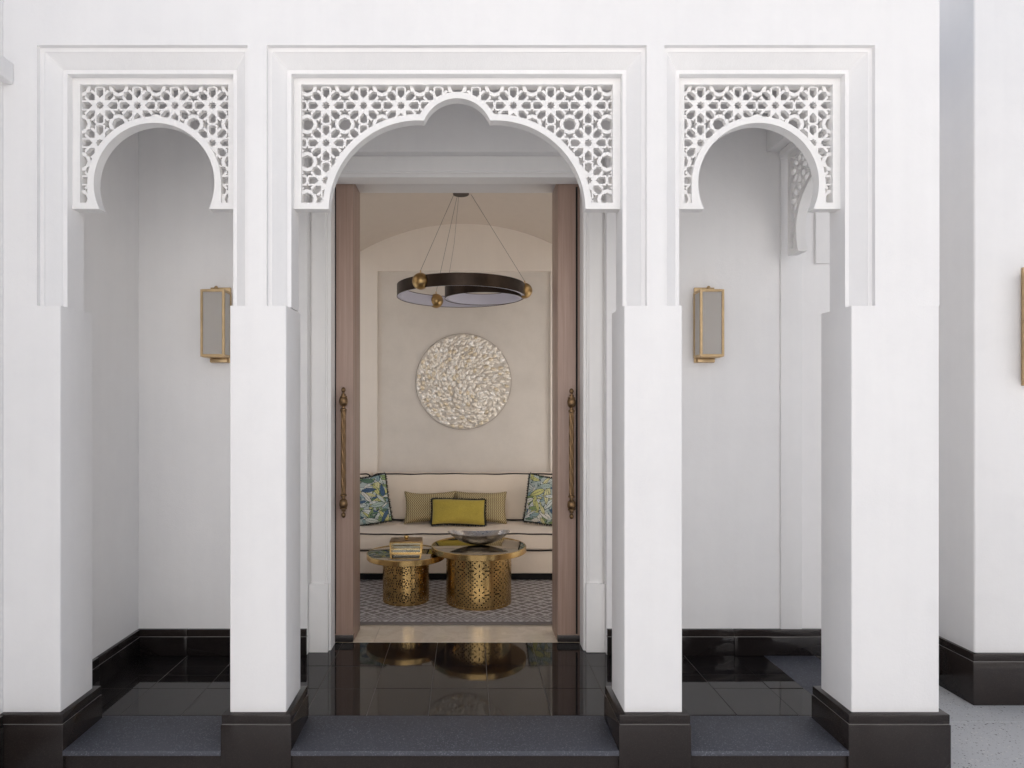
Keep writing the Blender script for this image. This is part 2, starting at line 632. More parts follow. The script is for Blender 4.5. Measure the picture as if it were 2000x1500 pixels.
def u_sweep(x0, x1, z0, ztop, prof):
    """profile of (inset, Y) swept up the left side, along the head and down the right side."""
    bm = bmesh.new()
    rows = []
    for ins, y in prof:
        rows.append([bm.verts.new(p) for p in ((x0 + ins, y, z0), (x0 + ins, y, ztop - ins), (x1 - ins, y, ztop - ins), (x1 - ins, y, z0))])
    for a, b in zip(rows, rows[1:]):
        for i in range(3):
            bm.faces.new((a[i], b[i], b[i + 1], a[i + 1]))
    for k in (0, 3):               # close the feet
        try: bm.faces.new([r[k] for r in rows])
        except ValueError: pass
    bmesh.ops.recalc_face_normals(bm, faces=bm.faces)
    return bm
FP = [(0, YB), (0, YF + .022), (.0185, YF + .022), (.021, YF + .026), (.064, YF + .064), (.068, YF + .068), (.072, YF + .074), (.0885, YF + .074), (INS, YF + .0755), (INS, YB)]
for a, b in FRAMES:
    bm = u_sweep(a, b, CAP + .004, FRAME_TOP, FP)
    bmesh.ops.reverse_faces(bm, faces=bm.faces)
    bmesh.ops.recalc_face_normals(bm, faces=bm.faces)
    L(obj('recessed_frame', bm, WHITE, arc, 12), arc)

# ------------------------------------------------------------------ columns with dark plinths
def column(x0, x1, label):
    t = thing('column', label, 'column', ((x0 + x1) / 2, YF, GZ), 0, 'white square columns of the arcade')
    bm = B(x0, x1, YF, 3.14, 0.10, CAP)
    bmesh.ops.bevel(bm, geom=[e for e in bm.edges if abs(e.verts[0].co.z - e.verts[1].co.z) > .5], offset=.006, segments=3, affect='EDGES', profile=0.5)
    L(obj('shaft', bm, WHITE, t, 60), t)
    e = 0.027
    L(obj('plinth_cap', B(x0 - e, x1 + e, YF - e, 3.14 + e, 0.1145, 0.156, bev=0.003), GRANITE_H, t), t)
    L(obj('joint', B(x0 - e + .002, x1 + e - .002, YF - e + .002, 3.14 + e - .002, 0.111, 0.115), GROUT, t), t)
    L(obj('plinth', B(x0 - e - .003, x1 + e + .003, YF - e - .003, 3.14 + e + .003, GZ - .004, 0.1115, bev=0.0025), GRANITE_H, t), t)
column(-2.300, -1.807, 'white square corner column against the side wall with the ledge')
column(-1.054, -0.803, 'white square column standing directly in front of the half-hidden lantern')
column(0.699, 0.957, 'white square column between the wide arch and the horseshoe arch with the side arch behind')
column(1.709, 2.100, 'broadest white square column, beside the open terrazzo floor')

# ------------------------------------------------------------------ pierced arch screens
P = 0.174
SQ = math.sqrt(0.5)
H_STAR = [((0.112 if k % 2 == 0 else 0.080) * math.cos(PI / 8 * k), (0.112 if k % 2 == 0 else 0.080) * math.sin(PI / 8 * k)) for k in range(16)]
H_PET = [(.195, 0), (.286, .091), (.452, .091), (.474, 0), (.452, -.091), (.286, -.091)]
H_DIA = [(.137, .137), (.272, .137), (.374, .252), (.350, .350), (.252, .374), (.137, .272)]
H_OCT = [(.5 + .174 * math.cos(PI / 4 * k), .5 + .174 * math.sin(PI / 4 * k)) for k in range(8)]
H_FIVE = [(.5, .075), (.530, .137), (.652, .137), (.588, .190), (.622, .268), (.5, .238), (.378, .268), (.412, .190), (.348, .137), (.470, .137)]
def rot90(pl, k, c=(0, 0)):
    out = []
    for x, y in pl:
        for _ in range(k % 4): x, y = -y, x
        out.append((x + c[0], y + c[1]))
    return out
def in_hole(u, v):
    u = abs((u + .5) % 1.0 - .5)
    v = abs((v + .5) % 1.0 - .5)
    if u < v: u, v = v, u
    q = (u, v)
    return (inside(q, H_STAR) or inside(q, H_PET) or inside(q, H_DIA) or inside(q, H_OCT) or inside(q, H_FIVE))
CELL = [H_STAR, H_OCT] + [rot90(H_PET, k) for k in range(4)] + [rot90(H_DIA, k) for k in range(4)]
for k in range(4):               # five-pointed stars on the four sides of the octagon
    CELL.append([(x + .5, y + .5) for x, y in rot90([(a - .5, b - .5) for a, b in H_FIVE], k)])

def arc_pts(cx, cz, r, a0, a1, n):
    return [(cx + r * math.cos(a0 + (a1 - a0) * i / n), cz + r * math.sin(a0 + (a1 - a0) * i / n)) for i in range(n + 1)]

ZB, ZLB, ZSTAR = 2.426, 2.455, 2.9126
ZTOP = FRAME_TOP - INS
def horseshoe(c, r, z0):
    cz = 2.545
    a = math.asin((cz - z0) / r)
    return arc_pts(c, cz, r, -a, PI + a, 72)
def horse_out(c, r, z0):
    return [(c + r, z0)] + arc_pts(c, 2.545, r, 0, PI, 60) + [(c - r, z0)]
def trefoil(c, off, z0):
    R, r2 = 0.4157 + off, 0.164 + off
    dx, zc, zs = 0.177, 2.419, 2.773
    # intersection of the side circle with the crown circle (left side)
    x1, z1, x2, z2 = c - dx, zc, c, zs
    d = math.hypot(x2 - x1, z2 - z1)
    a = (R * R - r2 * r2 + d * d) / (2 * d)
    h = math.sqrt(max(R * R - a * a, 0))
    mx, mz = x1 + a * (x2 - x1) / d, z1 + a * (z2 - z1) / d
    c1 = (mx - h * (z2 - z1) / d, mz + h * (x2 - x1) / d)
    px, pz = c1
    if px > c: px = 2 * c - px
    aL = math.atan2(pz - zc, px - (c - dx))
    s0 = math.asin((z0 - zc) / R)
    left = arc_pts(c - dx, zc, R, PI - s0, aL, 44)
    b = math.atan2(pz - zs, px - c)
    crown = arc_pts(c, zs, r2, b, PI - b if b >= 0 else PI - b - 2 * PI + 2 * PI, 36)
    if b > 0:
        crown = arc_pts(c, zs, r2, b, PI - b, 36)
    right = [(2 * c - x, z) for x, z in reversed(left)]
    return left[:-1] + crown + right[1:]

def arch_screen(xa, xb, label, kind, loc=(0, 0, 0), rz=0.0, flip=1):
    """screen between the jambs xa and xb, built in local coordinates round its own centre."""
    c = (xa + xb) / 2
    hw = (xb - xa) / 2 - 0.0005
    t = thing('arch_screen', label, 'arch screen', loc, rz, 'pierced white arch screens')
    rect = [(-hw, ZB), (hw, ZB), (hw, ZTOP - .0005), (-hw, ZTOP - .0005)]
    lat = [(-hw + .035, ZLB), (hw - .035, ZLB), (hw - .035, ZTOP - .030), (-hw + .035, ZTOP - .030)]
    if kind == 'horse':
        inn, out = horseshoe(0, 0.2787, ZB - .002), horse_out(0, 0.308, ZB - .002)
    else:
        inn, out = trefoil(0, 0.0, ZB - .002), trefoil(0, 0.029, ZB - .002)
    fn = lambda u, w, d: (u, d, w)
    v, tr = cdt([rect, lat, inn, out])
    inL = lambda q: inside(q, lat) and not inside(q, out)
    bm = extrude(v, tr, lambda q: inside(q, rect) and not inside(q, inn) and not inL(q), fn, 0.0, 0.055)
    obj('arch_border', bm, PAINT, t, 25)
    polys = [lat, out]
    nx = int(hw / P) + 2
    for i in range(-nx - 1, nx + 2):
        for j in range(-4, 2):
            ox, oz = (i + .5) * P, ZSTAR + j * P
            for pl in CELL:
                q = [(ox + x * P, oz + z * P) for x, z in pl]
                if max(p[0] for p in q) < -hw or min(p[0] for p in q) > hw or max(p[1] for p in q) < ZLB or min(p[1] for p in q) > ZTOP - .03: continue
                if all(inside(p, inn) for p in q): continue
                polys.append(q)
    v, tr = cdt(polys)
    bm = extrude(v, tr, lambda q: inL(q) and not in_hole(q[0] / P - .5, (q[1] - ZSTAR) / P), fn, 0.019, 0.043)
    obj('lattice', bm, PAINT, t, 25)
    return t
YS = 3.0
for (a, b), kind, lab in zip(FRAMES, ('horse', 'wide', 'horse'),
        ('pierced white horseshoe arch screen with the inner porch corner visible through it',
         'widest pierced white screen with a lobed arch, in front of the doorway',
         'pierced white horseshoe arch screen with a second darker screen visible behind it')):
    c = (a + b) / 2
    arch_screen(a + INS, b - INS, lab, kind, (c, YS, 0))
arch_screen(0, 0.756, 'shaded pierced arch screen set sideways at the porch end, seen through the front horseshoe arch', 'horse', (1.985, 3.535, 0), PI / 2)

# ------------------------------------------------------------------ porch walls
bw = thing('porch_back_wall', 'white plastered back wall of the porch around the doorway, with black granite skirting', 'wall', (0, YW, 0))
outer = [(-2.3, 0), (2.06, 0), (2.06, GZ), (2.85, GZ), (2.85, 3.72), (-2.3, 3.72)]
hole = [(-0.978, -1), (0.8555, -1), (0.8555, 3.078), (-0.978, 3.078)]
v, t = cdt([outer, hole])
L(obj('wall_face', extrude(v, t, lambda c: inside(c, outer) and not inside(c, hole), lambda u, w, d: (u, d, w), YW, 4.172), WHITE, bw, 20), bw)
def skirting(parent, segs, y, z0=0.0):
    for a, b in segs:
        L(obj('skirting_cap', B(a + .0012, b - .0012, y - .020, y + .004, z0 + 0.1175, z0 + 0.160, bev=0.002), GRANITE_H, parent), parent)
        L(obj('skirting_slab', B(a + .0012, b - .0012, y - .022, y + .004, z0 + 0.001, z0 + 0.1145, bev=0.0015), GRANITE, parent), parent)
        L(obj('joint', B(a, b, y - .019, y + .002, z0 + 0.110, z0 + 0.119), GROUT, parent), parent)
skirting(bw, ((-2.01, -1.705), (-1.705, -1.10), (-1.10, -0.978)), YW)
skirting(bw, ((0.8555, 1.022), (1.022, 1.628), (1.628, 2.234), (2.234, 2.782)), YW)
# seam strip of the side arch and the raised panel on the open side
L(obj('side_pilaster', B(1.915, 2.045, YW - .012, YW + .01, 0.160, 3.06, bev=0.002), WHITE, bw), bw)
L(obj('raised_panel', B(2.125, 2.80, YW - .022, YW + .01, 2.39, 3.70, bev=0.003), WHITE, bw), bw)
L(obj('skirting_slab', B(2.125, 2.782, YW - .022, YW + .004, GZ, 0.0005, bev=0.0015), GRANITE, bw), bw)

lw = thing('porch_end_wall', 'white plastered wall closing the porch end beside the horseshoe arch, with black skirting', 'wall', (-2.01, 3.55, 0))
L(obj('wall_face', B(-2.30, -2.01, 3.142, YW - .001, -0.1, 3.5), WHITE, lw), lw)
for y0, y1 in ((3.17, 3.52), (3.52, 3.957)):
    L(obj('skirting_cap', B(-2.014, -1.990, y0 + .001, y1 - .001, 0.1175, 0.160, bev=0.002), GRANITE_H, lw), lw)
    L(obj('skirting_slab', B(-2.014, -1.988, y0 + .001, y1 - .001, 0.001, 0.1145, bev=0.0015), GRANITE, lw), lw)
    L(obj('joint', B(-2.013, -1.991, y0, y1, 0.110, 0.119), GROUT, lw), lw)

sw = thing('courtyard_side_wall', 'white courtyard wall at the picture edge with a projecting ledge near its top', 'wall', (-2.2, 2.0, GZ))
L(obj('wall_face', B(-2.45, -2.060, 1.3, YF - .001, GZ, 3.72), WHITE, sw), sw)
L(obj('ledge', B(-2.062, -2.012, 1.3, YF - .002, 2.945, 3.036, bev=0.006, seg=3), WHITE, sw), sw)
L(obj('skirting_slab', B(-2.064, -2.033, 1.3, YF - .033, GZ, 0.1115, bev=0.002), GRANITE_H, sw), sw)
L(obj('skirting_cap', B(-2.062, -2.036, 1.3, YF - .033, 0.1145, 0.156, bev=0.002), GRANITE_H, sw), sw)

ww = thing('wing_wall', 'white wall of the neighbouring wing behind the open terrazzo floor, on a dark granite base', 'wall', (3.5, 3.7, GZ))
L(obj('wall_face', B(2.806, 5.2, 3.596, 4.6, GZ, 4.6, bev=0.012, seg=3), WHITE, ww), ww)
for y0, y1 in ((3.5745, 3.955),):
    L(obj('skirting_slab', B(2.782, 2.81, y0, y1, GZ, 0.1115, bev=0.0015), GRANITE_H, ww), ww)
    L(obj('skirting_cap', B(2.786, 2.81, y0 + .003, y1, 0.1150, 0.156, bev=0.0015), GRANITE_H, ww), ww)
for x0, x1 in ((2.784, 3.39), (3.392, 3.99), (3.992, 4.60)):
    L(obj('skirting_slab', B(x0 + (.0 if x0 < 2.8 else .001), x1 - .001, 3.572, 3.60, GZ, 0.1115, bev=0.0015), GRANITE_H, ww), ww)
    L(obj('skirting_cap', B(x0 + .004, x1 - .001, 3.576, 3.60, 0.1150, 0.156, bev=0.0015), GRANITE_H, ww), ww)
L(obj('joint', B(2.787, 5.1, 3.5765, 3.60, 0.110, 0.1155), GROUT, ww), ww)
L(obj('joint', B(2.787, 2.81, 3.60, 3.955, 0.110, 0.1155), GROUT, ww), ww)

# unseen wing added across the courtyard to bounce sunlight into the porch
ow = thing('bounce_wing', 'unseen white wing added across the courtyard to bounce sunlight onto the arcade', 'bounce wall', (0, -5.2, GZ))
outer = [(-11, GZ), (11, GZ), (11, 7.2), (-11, 7.2)]
holes = [[(x - .5, .85), (x + .5, .85), (x + .5, 2.5)] + arc_pts(x, 2.5, .5, .1, PI - .1, 12) + [(x - .5, 2.5)] for x in (-8, -4, 4, 8)]
v, t = cdt([outer] + holes)
L(obj('wall_face', extrude(v, t, lambda c: inside(c, outer) and not any(inside(c, h) for h in holes), lambda u, w, d: (u, d, w), -5.5, -5.2), WHITE, ow, 20), ow)
for x in (-8, -4, 4, 8):
    L(obj('window_recess', B(x - .6, x + .6, -5.65, -5.42, .8, 3.1), BRONZE, ow), ow)
L(obj('skirting_slab', B(-11, 11, -5.201, -5.18, GZ, 0.15, bev=.002), GRANITE_H, ow), ow)

# porch ceiling and end beam
structure(obj('porch_ceiling', B(-2.3, 2.0999, YB + .001, YW - .001, 3.45, 3.60), WHITE))
eb = thing('end_beam', 'white beam over the sideways arch screen at the porch end', 'beam', (1.95, 3.5, 3.1))
L(obj('beam_face', B(1.832, 2.099, YB + .001, YW - .001, 3.075, 3.449, bev=0.004), WHITE, eb), eb)
L(obj('soffit_trim', B(1.905, 2.06, 3.15, YW - .013, 3.031, 3.0745, bev=0.002), WHITE, eb), eb)

# ------------------------------------------------------------------ door surround
ds = thing('door_surround', 'white moulded architrave around the doorway with plain blocks at its feet', 'door surround', (-0.06, 4.03, 0))
DX0, DX1, DZ = -0.978, 0.8555, 3.078
prof = [(0, 4.172), (0, 4.048), (.011, 4.048), (.015, 4.030), (.098, 4.030), (.101, 4.037), (.109, 4.037), (.113, 4.045), (.129, 4.050), (.131, 4.053), (.131, 4.172)]
bm = u_sweep(DX0, DX1, 0.0, DZ, prof)
L(obj('architrave', bm, PAINT, ds, 25), ds)
for x0, x1 in ((DX0 + .002, DX0 + .119), (DX1 - .119, DX1 - .002)):
    L(obj('plinth_block', B(x0, x1, 4.012, 4.06, 0.0005, 0.424, bev=0.003), PAINT, ds), ds)
L(obj('track', B(-1.4, 1.25, 4.1725, 4.24, 2.985, 3.05), TRACKM, ds), ds)

# ------------------------------------------------------------------ sliding doors with twisted pull handles
OX0, OX1 = -0.731, 0.583
def pull_profile():
    h = 0.395
    top = [(.0150, .262), (.0205, .266), (.0205, .276), (.0120, .281), (.0120, .292), (.0230, .302), (.0275, .320), (.0270, .335), (.0210, .348),
           (.0235, .350), (.0235, .357), (.0150, .360), (.0135, .370), (.0150, .372), (.0070, .374), (.0065, .381), (.0120, .386), (.0145, .396), (.0120, .407), (.0040, .414)]
    return top
def pull_handle(parent, x, zc, hand):
    e = bpy.data.objects.new('pull_handle', None)
    e.location = Vector((x, 4.118, zc)) - parent.location
    link(e, parent)
    bm = bmesh.new()
    n, m = 36, 110
    rows = []
    for k in range(m + 1):
        z = -0.262 + 0.524 * k / m
        tw = hand * z * 34
        rows.append([bm.verts.new(((.0135 + .0026 * math.cos(6 * (2 * PI * i / n) + 6 * tw / 6 * 2)) * math.cos(2 * PI * i / n),
                                   (.0135 + .0026 * math.cos(6 * (2 * PI * i / n) + 6 * tw / 6 * 2)) * math.sin(2 * PI * i / n), z)) for i in range(n)])
    for a, b in zip(rows, rows[1:]):
        for i in range(n):
            j = (i + 1) % n
            bm.faces.new((a[i], a[j], b[j], b[i]))
    obj('twisted_rod', bm, BRASS_A, e, 60)
    for s in (1, -1):
        bm = bmesh.new()
        pr = pull_profile()
        if s < 0: pr = [(r, -z) for r, z in reversed(pr)]
        lathe(bm, pr, 28)
        obj('finial', bm, BRASS_A, e, 40)
        bm = bmesh.new()
        tube(bm, [(0, 0.0, s * .325), (0, .064, s * .325)], .009, 12)
        obj('standoff', bm, BRASS_A, e, 40)
    return e
for side in (0, 1):
    if side == 0:
        x0, x1, hx, lab = -1.40, OX0, -0.782, 'brown wooden sliding door leaf beside the first green leaf-print cushion'
    else:
        x0, x1, hx, lab = OX1, 1.25, 0.662, 'brown wooden sliding door leaf on the bowl side of the doorway'
    t = thing('sliding_door', lab, 'door', ((x0 + x1) / 2, 4.20, 0), 0, 'pair of brown sliding doors')
    L(obj('leaf', B(x0, x1, 4.180, 4.232, 0.049, 3.02, bev=0.003), WOOD, t), t)
    L(obj('kick_strip', B(x0, x1 - .002 if side == 0 else x1, 4.184, 4.228, 0.004, 0.0485, bev=0.002), GRANITE_H, t), t)
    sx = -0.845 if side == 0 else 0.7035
    L(obj('shadow_gap_strip', B(sx - .004, sx + (.004 if side == 0 else .007), 4.1735, 4.1795, 0.06, 2.93), DARK, t), t)  # dark strip standing in for the shadow in the gap beside each leaf
    pull_handle(t, hx, 1.228 if side == 0 else 1.220, 1 if side == 0 else 1)

# ------------------------------------------------------------------ the room behind
RX0, RX1, RY0, RY1 = -1.78, 1.70, 4.43, 6.40
RC = -0.035
lin = thing('door_lining', 'brown wooden lining of the doorway behind the sliding doors', 'door lining', (0, 4.3, 0))
L(obj('lining_board', B(OX0 - .03, OX0, 4.236, 4.445, 0.001, 2.979, bev=0.002), WOOD, lin), lin)
L(obj('lining_board', B(OX1, OX1 + .03, 4.236, 4.445, 0.001, 2.979, bev=0.002), WOOD, lin), lin)
L(obj('head_board', B(OX0 - .03, OX1 + .03, 4.241, 4.445, 2.980, 3.02, bev=0.002), TRACKM, lin), lin)

rm = bpy.data.objects.new('room_floor', None)
link(rm)
structure(rm)
xm = [-1.9, -1.2, -0.60, 0.0, 0.60, 1.2, 1.8]
for a, b in zip(xm, xm[1:]):
    obj('marble_slab', B(a + .0006, b - .0006, 4.19, 4.50, -0.02, 0.0005, bev=0.0006, seg=1), MARBLE, rm)
obj('marble_slab', B(-1.9, 1.8, 4.501, 6.5, -0.02, 0.0, bev=0.0006, seg=1), MARBLE, rm)

rw = thing('room_walls', 'warm white plastered room seen through the doorway, with a shallow wall niche and vaulted ceiling', 'room', (RC, 5.4, 0))
# front wall of the room around the opening
outer = [(-2.0, -0.02), (1.95, -0.02), (1.95, 3.5), (-2.0, 3.5)]
hole = [(OX0 - .03, -1), (OX1 + .03, -1), (OX1 + .03, 3.02), (OX0 - .03, 3.02)]
v, t = cdt([outer, hole])
L(obj('front_wall', extrude(v, t, lambda c: inside(c, outer) and not inside(c, hole), lambda u, w, d: (u, d, w), 4.242, 4.4425), ROOMW, rw, 20), rw)
# back wall with niche
NX0, NX1, NZ = -0.884, 0.823, 2.862
outer = [(-2.0, -0.02), (1.95, -0.02), (1.95, 3.5), (-2.0, 3.5)]
hole = [(NX0, -1), (NX1, -1), (NX1, NZ), (NX0, NZ)]
v, t = cdt([outer, hole])
L(obj('back_wall', extrude(v, t, lambda c: inside(c, outer) and not inside(c, hole), lambda u, w, d: (u, d, w), RY1, 6.60), ROOMW, rw, 20), rw)
L(obj('niche_panel', B(NX0 - .002, NX1 + .002, 6.435, 6.50, -0.02, NZ + .002), NICHE, rw), rw)
# side walls, each with an unseen tall window opening added to let daylight in
for sgn, x in ((-1, RX0), (1, RX1)):
    outer = [(4.44, -0.02), (6.60, -0.02), (6.60, 3.5), (4.44, 3.5)]
    hole = [(4.62, 0.10), (6.30, 0.10), (6.30, 2.32), (4.62, 2.32)]
    v, t = cdt([outer, hole])
    bm = extrude(v, t, lambda c: inside(c, outer) and not inside(c, hole), (lambda u, w, d, x=x, s=sgn: (x + s * d, u, w)), 0.0, 0.16)
    bmesh.ops.recalc_face_normals(bm, faces=bm.faces)
    wl = L(obj('side_wall', bm, ROOMW, rw, 20), rw)
    bm = bmesh.new()
    xx = x + sgn * 0.06
    for k in range(3):
        y = 4.62 + 1.68 * k / 2
        box(bm, xx - .02, xx + .02, max(4.62, y - .02), min(6.30, y + .02), 0.10, 2.32)
    box(bm, xx - .021, xx + .021, 4.621, 6.299, 0.10, 0.14)
    box(bm, xx - .021, xx + .021, 4.621, 6.299, 2.28, 2.32)
    f = obj('fill_window_frame', bm, PAINT, wl)
# barrel vault with two unseen side openings added to light the room
FILL_OPENINGS = ((-1.70, -1.12, 4.50, 6.25), (1.00, 1.61, 4.50, 6.25))
R, zc = 2.016, 3.33 - 2.016
zv = lambda x: zc + math.sqrt(R * R - (x - RC) ** 2)
n = 80
xs_ = [RX0 + (RX1 - RX0) * i / n for i in range(n + 1)]
lines = [((x, 4.41), (x, 6.42)) for x in xs_[1:-1]]
rect = [(RX0, 4.41), (RX1, 4.41), (RX1, 6.42), (RX0, 6.42)]
cuts = [[(a, c), (b, c), (b, d), (a, d)] for a, b, c, d in FILL_OPENINGS]
v, t = cdt([rect] + cuts, lines)
vt = obj('vault', extrude(v, t, lambda c: inside(c, rect) and not any(inside(c, w) for w in cuts), lambda u, w, d: (u, w, zv(min(max(u, RX0), RX1)) + d), 0.0, 0.10), VAULTM, rw, 40)
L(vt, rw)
for a, b, c, d in FILL_OPENINGS:
    bm = bmesh.new()
    za, zb = zv(a), zv(b)
    box(bm, a - .05, a, c - .05, d + .05, za + .004, 3.64)
    box(bm, b, b + .05, c - .05, d + .05, zb + .004, 3.64)
    box(bm, a, b, c - .05, c, max(zv(a), zv(b), zv((a + b) / 2)) + .004, 3.64)
    box(bm, a, b, d, d + .05, max(zv(a), zv(b), zv((a + b) / 2)) + .004, 3.64)
    L(obj('fill_opening_curb', bm, PAINT, rw), rw)  # curb around an unseen opening added for fill light
rect = [(-2.3, 4.1725), (2.2, 4.1725), (2.2, 6.8), (-2.3, 6.8)]
cuts = [[(a - .0505, c - .0505), (b + .0505, c - .0505), (b + .0505, d + .0505), (a - .0505, d + .0505)] for a, b, c, d in FILL_OPENINGS]
v, t = cdt([rect] + cuts)
L(obj('roof', extrude(v, t, lambda c: inside(c, rect) and not any(inside(c, w) for w in cuts), lambda u, w, d: (u, w, 3.501 + d), 0.0, 0.10), WHITE, rw, 20), rw)

# rug
bm = B(-1.6, 1.5, 4.515, 6.0, 0.002, 0.014, bev=0.004)
rug = obj('rug', bm, RUG)
tag(rug, 'grey rug woven with pale diamonds under the brass tables', 'rug')

# ------------------------------------------------------------------ sofa
def soft_box(x0, x1, y0, y1, z0, z1, r, nx=24, bulge=0.0, seed=1):
    bm = bmesh.new()
    t = bmesh.new()
    bmesh.ops.create_cube(t, size=1)
    bmesh.ops.scale(t, vec=(x1 - x0, y1 - y0, z1 - z0), verts=t.verts)
    bmesh.ops.translate(t, vec=((x0 + x1) / 2, (y0 + y1) / 2, (z0 + z1) / 2), verts=t.verts)
    bmesh.ops.bevel(t, geom=list(t.edges), offset=r, segments=4, affect='EDGES', profile=0.5)
    for k in range(1, nx):
        xk = x0 + (x1 - x0) * k / nx
        bmesh.ops.bisect_plane(t, geom=list(t.verts) + list(t.edges) + list(t.faces), plane_co=(xk, 0, 0), plane_no=(1, 0, 0))
    q = random.Random(seed)
    ph = [q.uniform(0, 6.28) for _ in range(6)]
    for v in t.verts:
        u = (v.co.x - x0) / (x1 - x0)
        w = .6 * math.sin(9 * v.co.x + ph[0]) + .4 * math.sin(23 * v.co.x + ph[1])
        v.co.z += .004 * w * (1 if v.co.z > (z0 + z1) / 2 else .3)
        v.co.y += .003 * math.sin(13 * v.co.x + ph[2])
        e = 4 * u * (1 - u)
        if v.co.y < (y0 + y1) / 2: v.co.y -= bulge * e
    merge(bm, t)
    return bm, (lambda x: .004 * (.6 * math.sin(9 * x + ph[0]) + .4 * math.sin(23 * x + ph[1])))

sf = thing('sofa', 'long built-in cream sofa with dark brown piping along the back wall', 'sofa', (RC, 5.95, 0))
SX0, SX1 = -1.75, 1.67
L(obj('plinth', B(SX0, SX1, 5.68, 6.39, 0.001, 0.078), DARK, sf), sf)
bm, _ = soft_box(SX0, SX1, 5.632, 6.39, 0.079, 0.281, .012, seed=3)
L(obj('base', bm, CREAM, sf, 40), sf)
bm, wz = soft_box(SX0, SX1, 5.615, 6.33, 0.284, 0.432, .022, 40, seed=5)
seat = L(obj('seat_cushion', bm, CREAM, sf, 40), sf)
for zz, yy in ((0.424, 5.617), (0.283, 5.619)):
    bm = bmesh.new()
    tube(bm, [(SX0 + (SX1 - SX0) * i / 90, yy, zz + (wz(SX0 + (SX1 - SX0) * i / 90) if zz > .4 else .002 * math.sin(7 * i / 9))) for i in range(91)], .0065, 8)
    obj('piping', bm, PIPING, seat, 60)
for k, (x0, x1) in enumerate(((-1.74, -0.915), (-0.905, 0.862), (0.872, 1.66))):
    bm, wz2 = soft_box(x0, x1, 6.225, 6.392, 0.434, 0.888, .030, 22, .012, seed=11 + k)
    bc = L(obj('back_cushion', bm, CREAM, sf, 40), sf)
    loop = []
    r, zt, zb = .05, 0.884, 0.447
    for i in range(41):
        x = x0 + r + (x1 - x0 - 2 * r) * i / 40
        loop.append((x, 6.226, zt + wz2(x)))
    loop += [(x1 - r + r * math.sin(a), 6.226, zt - r + r * math.cos(a)) for a in (PI / 8, PI / 4, 3 * PI / 8, PI / 2)]
    loop += [(x1 - .002, 6.224, zb + .03), (x1 - .02, 6.222, zb)]
    for i in range(41):
        x = x1 - r - (x1 - x0 - 2 * r) * i / 40
        loop.append((x, 6.222 - .012 * 4 * ((x - x0) / (x1 - x0)) * (1 - (x - x0) / (x1 - x0)), zb))
    loop += [(x0 + .02, 6.222, zb), (x0 + .002, 6.224, zb + .03)]
    loop += [(x0 + r - r * math.cos(a), 6.226, zt - r + r * math.sin(a)) for a in (0, PI / 8, PI / 4, 3 * PI / 8)]
    bm = bmesh.new()
    tube(bm, loop, .0065, 8, closed=True)
    obj('piping', bm, PIPING, bc, 60)

# ------------------------------------------------------------------ scatter cushions
def pillow_bm(w, h, th, pinch=0.06, n=36, m=28, seed=0):
    q = random.Random(seed)
    ph = [q.uniform(0, 6.28) for _ in range(8)]
    bm = bmesh.new()
    def pos(i, j, s):
        u, v = 2 * i / n - 1, 2 * j / m - 1
        pu = 1 - pinch * .8 * (1 - abs(v) ** 2)
        pv = 1 - pinch * 1.6 * (1 - abs(u) ** 2.2)
        x, z = u * w / 2 * pu, v * h / 2 * pv
        k = max(0.0, (1 - u ** 4) * (1 - v ** 4)) ** 0.55
        wr = 1 + .06 * math.sin(5 * u + ph[0] + 3 * v) + .05 * math.sin(7 * v + ph[1] - 2 * u)
        return (x, s * th / 2 * k * wr, z + .004 * math.sin(3 * u + ph[2]))
    F = [[bm.verts.new(pos(i, j, -1)) for i in range(n + 1)] for j in range(m + 1)]
    K = [[F[j][i] if i in (0, n) or j in (0, m) else bm.verts.new(pos(i, j, 1)) for i in range(n + 1)] for j in range(m + 1)]
    for j in range(m):
        for i in range(n):
            bm.faces.new((F[j][i], F[j][i + 1], F[j + 1][i + 1], F[j + 1][i]))
            bm.faces.new((K[j][i], K[j + 1][i], K[j + 1][i + 1], K[j][i + 1]))
    edge = [F[0][i].co.copy() for i in range(n)] + [F[j][n].co.copy() for j in range(m)] + [F[m][n - i].co.copy() for i in range(n)] + [F[m - j][0].co.copy() for j in range(m)]
    return bm, edge

def fringe_bm(edge, r, seed=0):
    q = random.Random(seed)
    bm = bmesh.new()
    N = len(edge)
    tube(bm, edge, r * .55, 6, closed=True)
    for i in range(N):
        a, b = edge[i], edge[(i + 1) % N]
        for s in range(5):
            p = a.lerp(b, s / 5)
            d = (b - a).normalized()
            outw = Vector((d.z, 0, -d.x))
            for _ in range(2):
                tip = p + outw * r * q.uniform(.9, 1.25) + Vector((q.uniform(-1, 1), q.uniform(-1, 1), q.uniform(-1, 1))) * r * .7
                t1 = p + d * .003
                vs_ = [bm.verts.new(p - d * .003), bm.verts.new(t1), bm.verts.new(tip), bm.verts.new(p + Vector((0, .004, 0)))]
                bm.faces.new((vs_[0], vs_[1], vs_[2]))
                bm.faces.new((vs_[1], vs_[3], vs_[2]))
                bm.faces.new((vs_[3], vs_[0], vs_[2]))
    return bm

